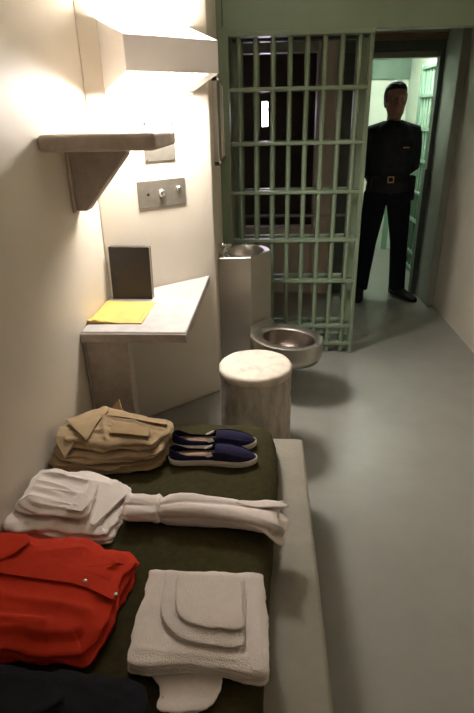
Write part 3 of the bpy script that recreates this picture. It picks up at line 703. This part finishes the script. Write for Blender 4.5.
cloth('folded_washcloth', 'upper, smaller of two folded white washcloths on the towel', [(-.222, .975), (-.055, .970), (-.048, .824), (-.075, .816), (-.10, .820), (-.13, .819), (-.16, .826), (-.185, .838), (-.203, .858), (-.214, .89)], z5, z5 + .009, 91)

# ------------------------------------------------------------------ dark garment
dg_ = thing('folded_dark_jacket', (-.5, .6, ZB), 'folded black navy garment below the orange jumpsuit', 'garment')
dtop = lambda x, y: ZB + .052 + .006 * math.sin(x * 17 + y * 9)
pile([(-.757, .45), (-.33, .44), (-.245, .50), (-.236, .60), (-.234, .685), (-.29, .712), (-.50, .732), (-.757, .748)], ZB, .488, layers=2, bulge=.008, seed=111, wr=.006, freq=5, jit=.008, edge=.016, top=dtop, dirn=(.3, .95)).build('folded_body', 'navy', dg_, smooth=True)
flap([(-.70, .71), (-.45, .695), (-.40, .66), (-.45, .62), (-.70, .63)], dtop, .004, lift=lambda x, y: .010).build('collar', 'navy', dg_, angle=60)

# ------------------------------------------------------------------ guard
gx, gy = 1.045, 4.745
pr = thing('person', (gx, gy, 0), 'person in dark uniform standing with hands behind the back in the doorway', 'person')
def G(x, y, z): return Vector((gx + x, gy + y, z))
def ell(c, rx, ry, n=28, p=2.2):
    out = []
    for i in range(n):
        t = 2 * PI * i / n; cx, sx = math.cos(t), math.sin(t)
        out.append(Vector((c.x + rx * math.copysign(abs(cx) ** (2 / p), cx), c.y + ry * math.copysign(abs(sx) ** (2 / p), sx), c.z)))
    return out
LH = G(-.095, 0, .92); RH = G(.095, 0, .92)
LK = G(-.135, -.01, .50); RK = G(.135, -.02, .50)
LA = G(-.170, .02, .10); RA = G(.165, .0, .10)
LS = G(-.172, .01, 1.418); RS = G(.172, .01, 1.418)
LE = G(-.218, .07, 1.14); RE = G(.212, .07, 1.14)
LW = G(-.06, .165, .98); RW = G(.06, .175, 1.0)
def torso(g):
    return [ell(G(0, .01, z), rx + g, ry + g) for z, rx, ry in [(.84, .15, .10), (.92, .172, .115), (1.0, .165, .108), (1.08, .158, .102), (1.18, .165, .108), (1.28, .178, .115), (1.36, .178, .112), (1.41, .160, .10), (1.45, .115, .085), (1.485, .072, .065), (1.515, .058, .058)]]
def leg(a, k, f, g, end=None):
    return [a.lerp(k, t) for t in (0, .33, .66)] + [k.lerp(f, t) for t in (0, .3, .65, 1)], [r + g for r in (.088, .082, .070, .058, .055, .047, .038)]
bd = MB()
bd.loft(torso(-.014))
for a, k, f in ((LH, LK, LA), (RH, RK, RA)):
    p, r = leg(a, k, f, 0); bd.tube(p, r, 16)
for (f, d) in ((LA, Vector((-.06, -.2, 0))), (RA, Vector((.10, -.19, 0)))):
    bd.tube([f + Vector((0, .03, -.04)), f + Vector((0, 0, -.045)), f + d * .5 + Vector((0, 0, -.055)), f + d * .9 + Vector((0, 0, -.07))], [.024, .03, .022, .012], 12)
for s_, e_, w_ in ((LS, LE, LW), (RS, RE, RW)):
    bd.tube([s_, s_.lerp(e_, .5), e_, e_.lerp(w_, .5), w_], [.054, .048, .041, .037, .027], 14)
# hands clasped behind the back
for w_, sg in ((LW, 1), (RW, -1)):
    d = Vector((sg * .06, .02, -.05)); pm = w_ + d * .9
    bd.tube([w_, w_ + d * .5, pm], [(.026, .02), (.036, .018), (.034, .016)], 12)
    for q in range(4):
        o_ = Vector((sg * .012, .0, .0)) + Vector((-.35 * sg * (q - 1.5) * .02, 0, (q - 1.5) * .019)) ; b_2 = pm + o_
        L_ = (.075, .085, .08, .062)[q]
        bd.tube([b_2 - d * .2, b_2 + Vector((sg * L_ * .5, .012, -.012)), b_2 + Vector((sg * L_ * .85, -.004, -.024)), b_2 + Vector((sg * L_ * .95, -.018, -.026))], [.0095, .0088, .008, .006], 8)
    bd.tube([w_ + d * .3, w_ + d * .6 + Vector((0, .02, .03)), pm + Vector((sg * .03, .03, .035))], [.012, .0105, .008], 8)
# neck and head
NZ = 1.50
bd.tube([G(0, .02, 1.44), G(0, .012, 1.52), G(-.003, .0, 1.58)], [.062, .056, .056], 18)
hc = G(-.006, -.015, 1.635)
hr = []
for z, rx, ry, oy in [(-.125, .028, .025, -.062), (-.118, .045, .05, -.042), (-.10, .056, .068, -.026), (-.07, .064, .080, -.012), (-.035, .071, .090, -.004), (0, .075, .096, 0), (.04, .077, .098, .004), (.075, .071, .09, .008), (.10, .057, .074, .01), (.118, .035, .045, .012), (.125, .008, .01, .012)]:
    hr.append(ell(hc + Vector((0, oy, z)), rx * 1.07, ry, 28, 2.1))
bd.loft(hr)
bd.tube([hc + Vector((0, -.092, .022)), hc + Vector((0, -.108, -.008)), hc + Vector((0, -.118, -.030)), hc + Vector((0, -.100, -.038))], [.008, .011, .015, .010], 10)   # nose
for sg in (-1, 1):
    bd.ball(hc + Vector((sg * .012, -.100, -.034)), .010, 8)
    bd.tube([hc + Vector((sg * .012, -.090, .030)), hc + Vector((sg * .035, -.087, .033)), hc + Vector((sg * .058, -.066, .026))], [.009, .010, .007], 8)   # brow
    bd.ball(hc + Vector((sg * .045, -.062, -.030)), (.022, .02, .018), 10)
    bd.ball(hc + Vector((sg * .078, .005, -.008)), (.010, .020, .032), 12)   # ear
bd.tube([hc + Vector((-.026, -.080, -.068)), hc + Vector((0, -.091, -.064)), hc + Vector((.026, -.080, -.068))], [.005, .008, .005], 8)
bd.tube([hc + Vector((-.022, -.080, -.079)), hc + Vector((0, -.088, -.080)), hc + Vector((.022, -.080, -.079))], [.005, .008, .005], 8)
bd.ball(hc + Vector((0, -.074, -.105)), (.024, .018, .018), 10)
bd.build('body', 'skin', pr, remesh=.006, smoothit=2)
for sg in (-1, 1):
    e_ = MB().ball(hc + Vector((sg * .033, -.082, .008)), (.014, .010, .009), 12).build('eye', 'eye', pr, smooth=True)
    MB().ball(hc + Vector((sg * .033, -.0905, .008)), (.006, .003, .006), 10).build('iris', 'hair', e_, smooth=True)
hh = MB()
rr_ = []
for z, rx, ry, oy in [(-.055, .070, .055, .045), (-.02, .081, .075, .034), (.02, .084, .075, .034), (.05, .085, .082, .03), (.085, .079, .094, .012), (.112, .064, .083, .008), (.132, .04, .052, .01), (.14, .008, .01, .01)]:
    rr_.append(ell(hc + Vector((0, oy, z)), rx * 1.06, ry, 28, 2.1))
hh.loft(rr_)
for sg in (-1, 1): hh.tube([hc + Vector((sg * .077, -.020, .05)), hc + Vector((sg * .076, -.024, .0)), hc + Vector((sg * .074, -.02, -.02))], [.010, .010, .006], 8)
hh.tube([hc + Vector((-.060, -.050, .088)), hc + Vector((0, -.082, .098)), hc + Vector((.060, -.050, .088))], [.010, .014, .010], 10)
hh.build('hair', 'hair', pr, remesh=.006, smoothit=2)
sh_ = MB(); sh_.loft(torso(.016)[1:10])
for s_, e_, w_ in ((LS, LE, LW), (RS, RE, RW)):
    sh_.tube([Vector((s_.x * .45 + gx * .55, s_.y, s_.z + .015)), s_ + Vector((0, 0, -.02)), s_.lerp(e_, .35), s_.lerp(e_, .7), e_, e_.lerp(w_, .5), e_.lerp(w_, .92)], [.052, .066, .066, .061, .057, .052, .044], 16)
shirt_ = sh_.build('shirt', 'uni', pr, remesh=.008, smoothit=4)
MB().tube([G(-.055, -.055, 1.475), G(-.03, -.085, 1.455), G(0, -.098, 1.425)], [(.012, .02), (.014, .022), (.008, .010)], 10).build('collar', 'uni', shirt_, smooth=True)
MB().tube([G(.055, -.055, 1.475), G(.03, -.085, 1.455), G(0, -.098, 1.425)], [(.012, .02), (.014, .022), (.008, .010)], 10).build('collar', 'uni', shirt_, smooth=True)
MB().box(gx + .055, gx + .145, gy - .128, gy - .108, 1.285, 1.335).build('pocket_flap', 'uni', shirt_, bevel=.005)
MB().box(gx + .065, gx + .115, gy - .132, gy - .124, 1.283, 1.291).build('badge', 'brass', shirt_, bevel=.002)
tr_ = MB(); tr_.loft([ell(G(0, .01, z), rx, ry) for z, rx, ry in [(.83, .165, .12), (.92, .186, .13), (1.0, .18, .124), (1.05, .174, .118)]])
for a, k, f in ((LH, LK, LA), (RH, RK, RA)):
    p, r = leg(a, k, f, .018); r[-1] = .074; r[-2] = .074; r[-3] = .076; p[-1] = f + Vector((0, 0, -.03)); tr_.tube(p, [(x * .98, x * 1.05) for x in r], 20)
tr_.build('trousers', 'unit', pr, remesh=.008, smoothit=3)
bl = MB().loft([ell(G(0, .01, z), .184 + e, .128 + e, 40) for z, e in ((1.02, -.004), (1.02, .004), (1.06, .003), (1.06, -.004))]).build('belt', 'leather', pr, angle=40)
bk_ = MB()
for x0, x1, z0, z1 in ((-.026, -.019, 1.015, 1.066), (.019, .026, 1.015, 1.066), (-.026, .026, 1.015, 1.023), (-.026, .026, 1.058, 1.066)): bk_.box(gx - .01 + x0, gx - .01 + x1, gy - .131, gy - .121, z0, z1)
bk_.build('buckle', 'brass', bl, bevel=.002)
MB().box(gx - .165, gx - .105, gy - .135, gy - .085, .965, 1.065).build('pouch', 'leather', bl, bevel=.008)
MB().box(gx + .165, gx + .215, gy - .06, gy + .03, .86, 1.06).build('pouch', 'leather', bl, bevel=.01)
for f, d in ((LA, Vector((-.05, -.21, 0))), (RA, Vector((.11, -.19, 0)))):
    f0 = Vector((f.x, f.y, 0)); dn = d.normalized(); sd2 = Vector((-dn.y, dn.x, 0)); rings = []
    for t, hw, h in [(-.36, .018, .06), (-.33, .034, .09), (-.1, .040, .11), (.2, .042, .10), (.5, .046, .075), (.8, .048, .055), (1.02, .040, .045), (1.12, .022, .03)]:
        c_ = f0 + d * t
        rings.append([c_ + sd2 * (hw * math.cos(q)) + Vector((0, 0, max(0, h * .5 + h * .5 * math.copysign(abs(math.sin(q)) ** .7, math.sin(q))))) for q in [2 * PI * i / 20 for i in range(20)]])
    MB().loft(rings).build('shoe', 'leather', pr, smooth=True)
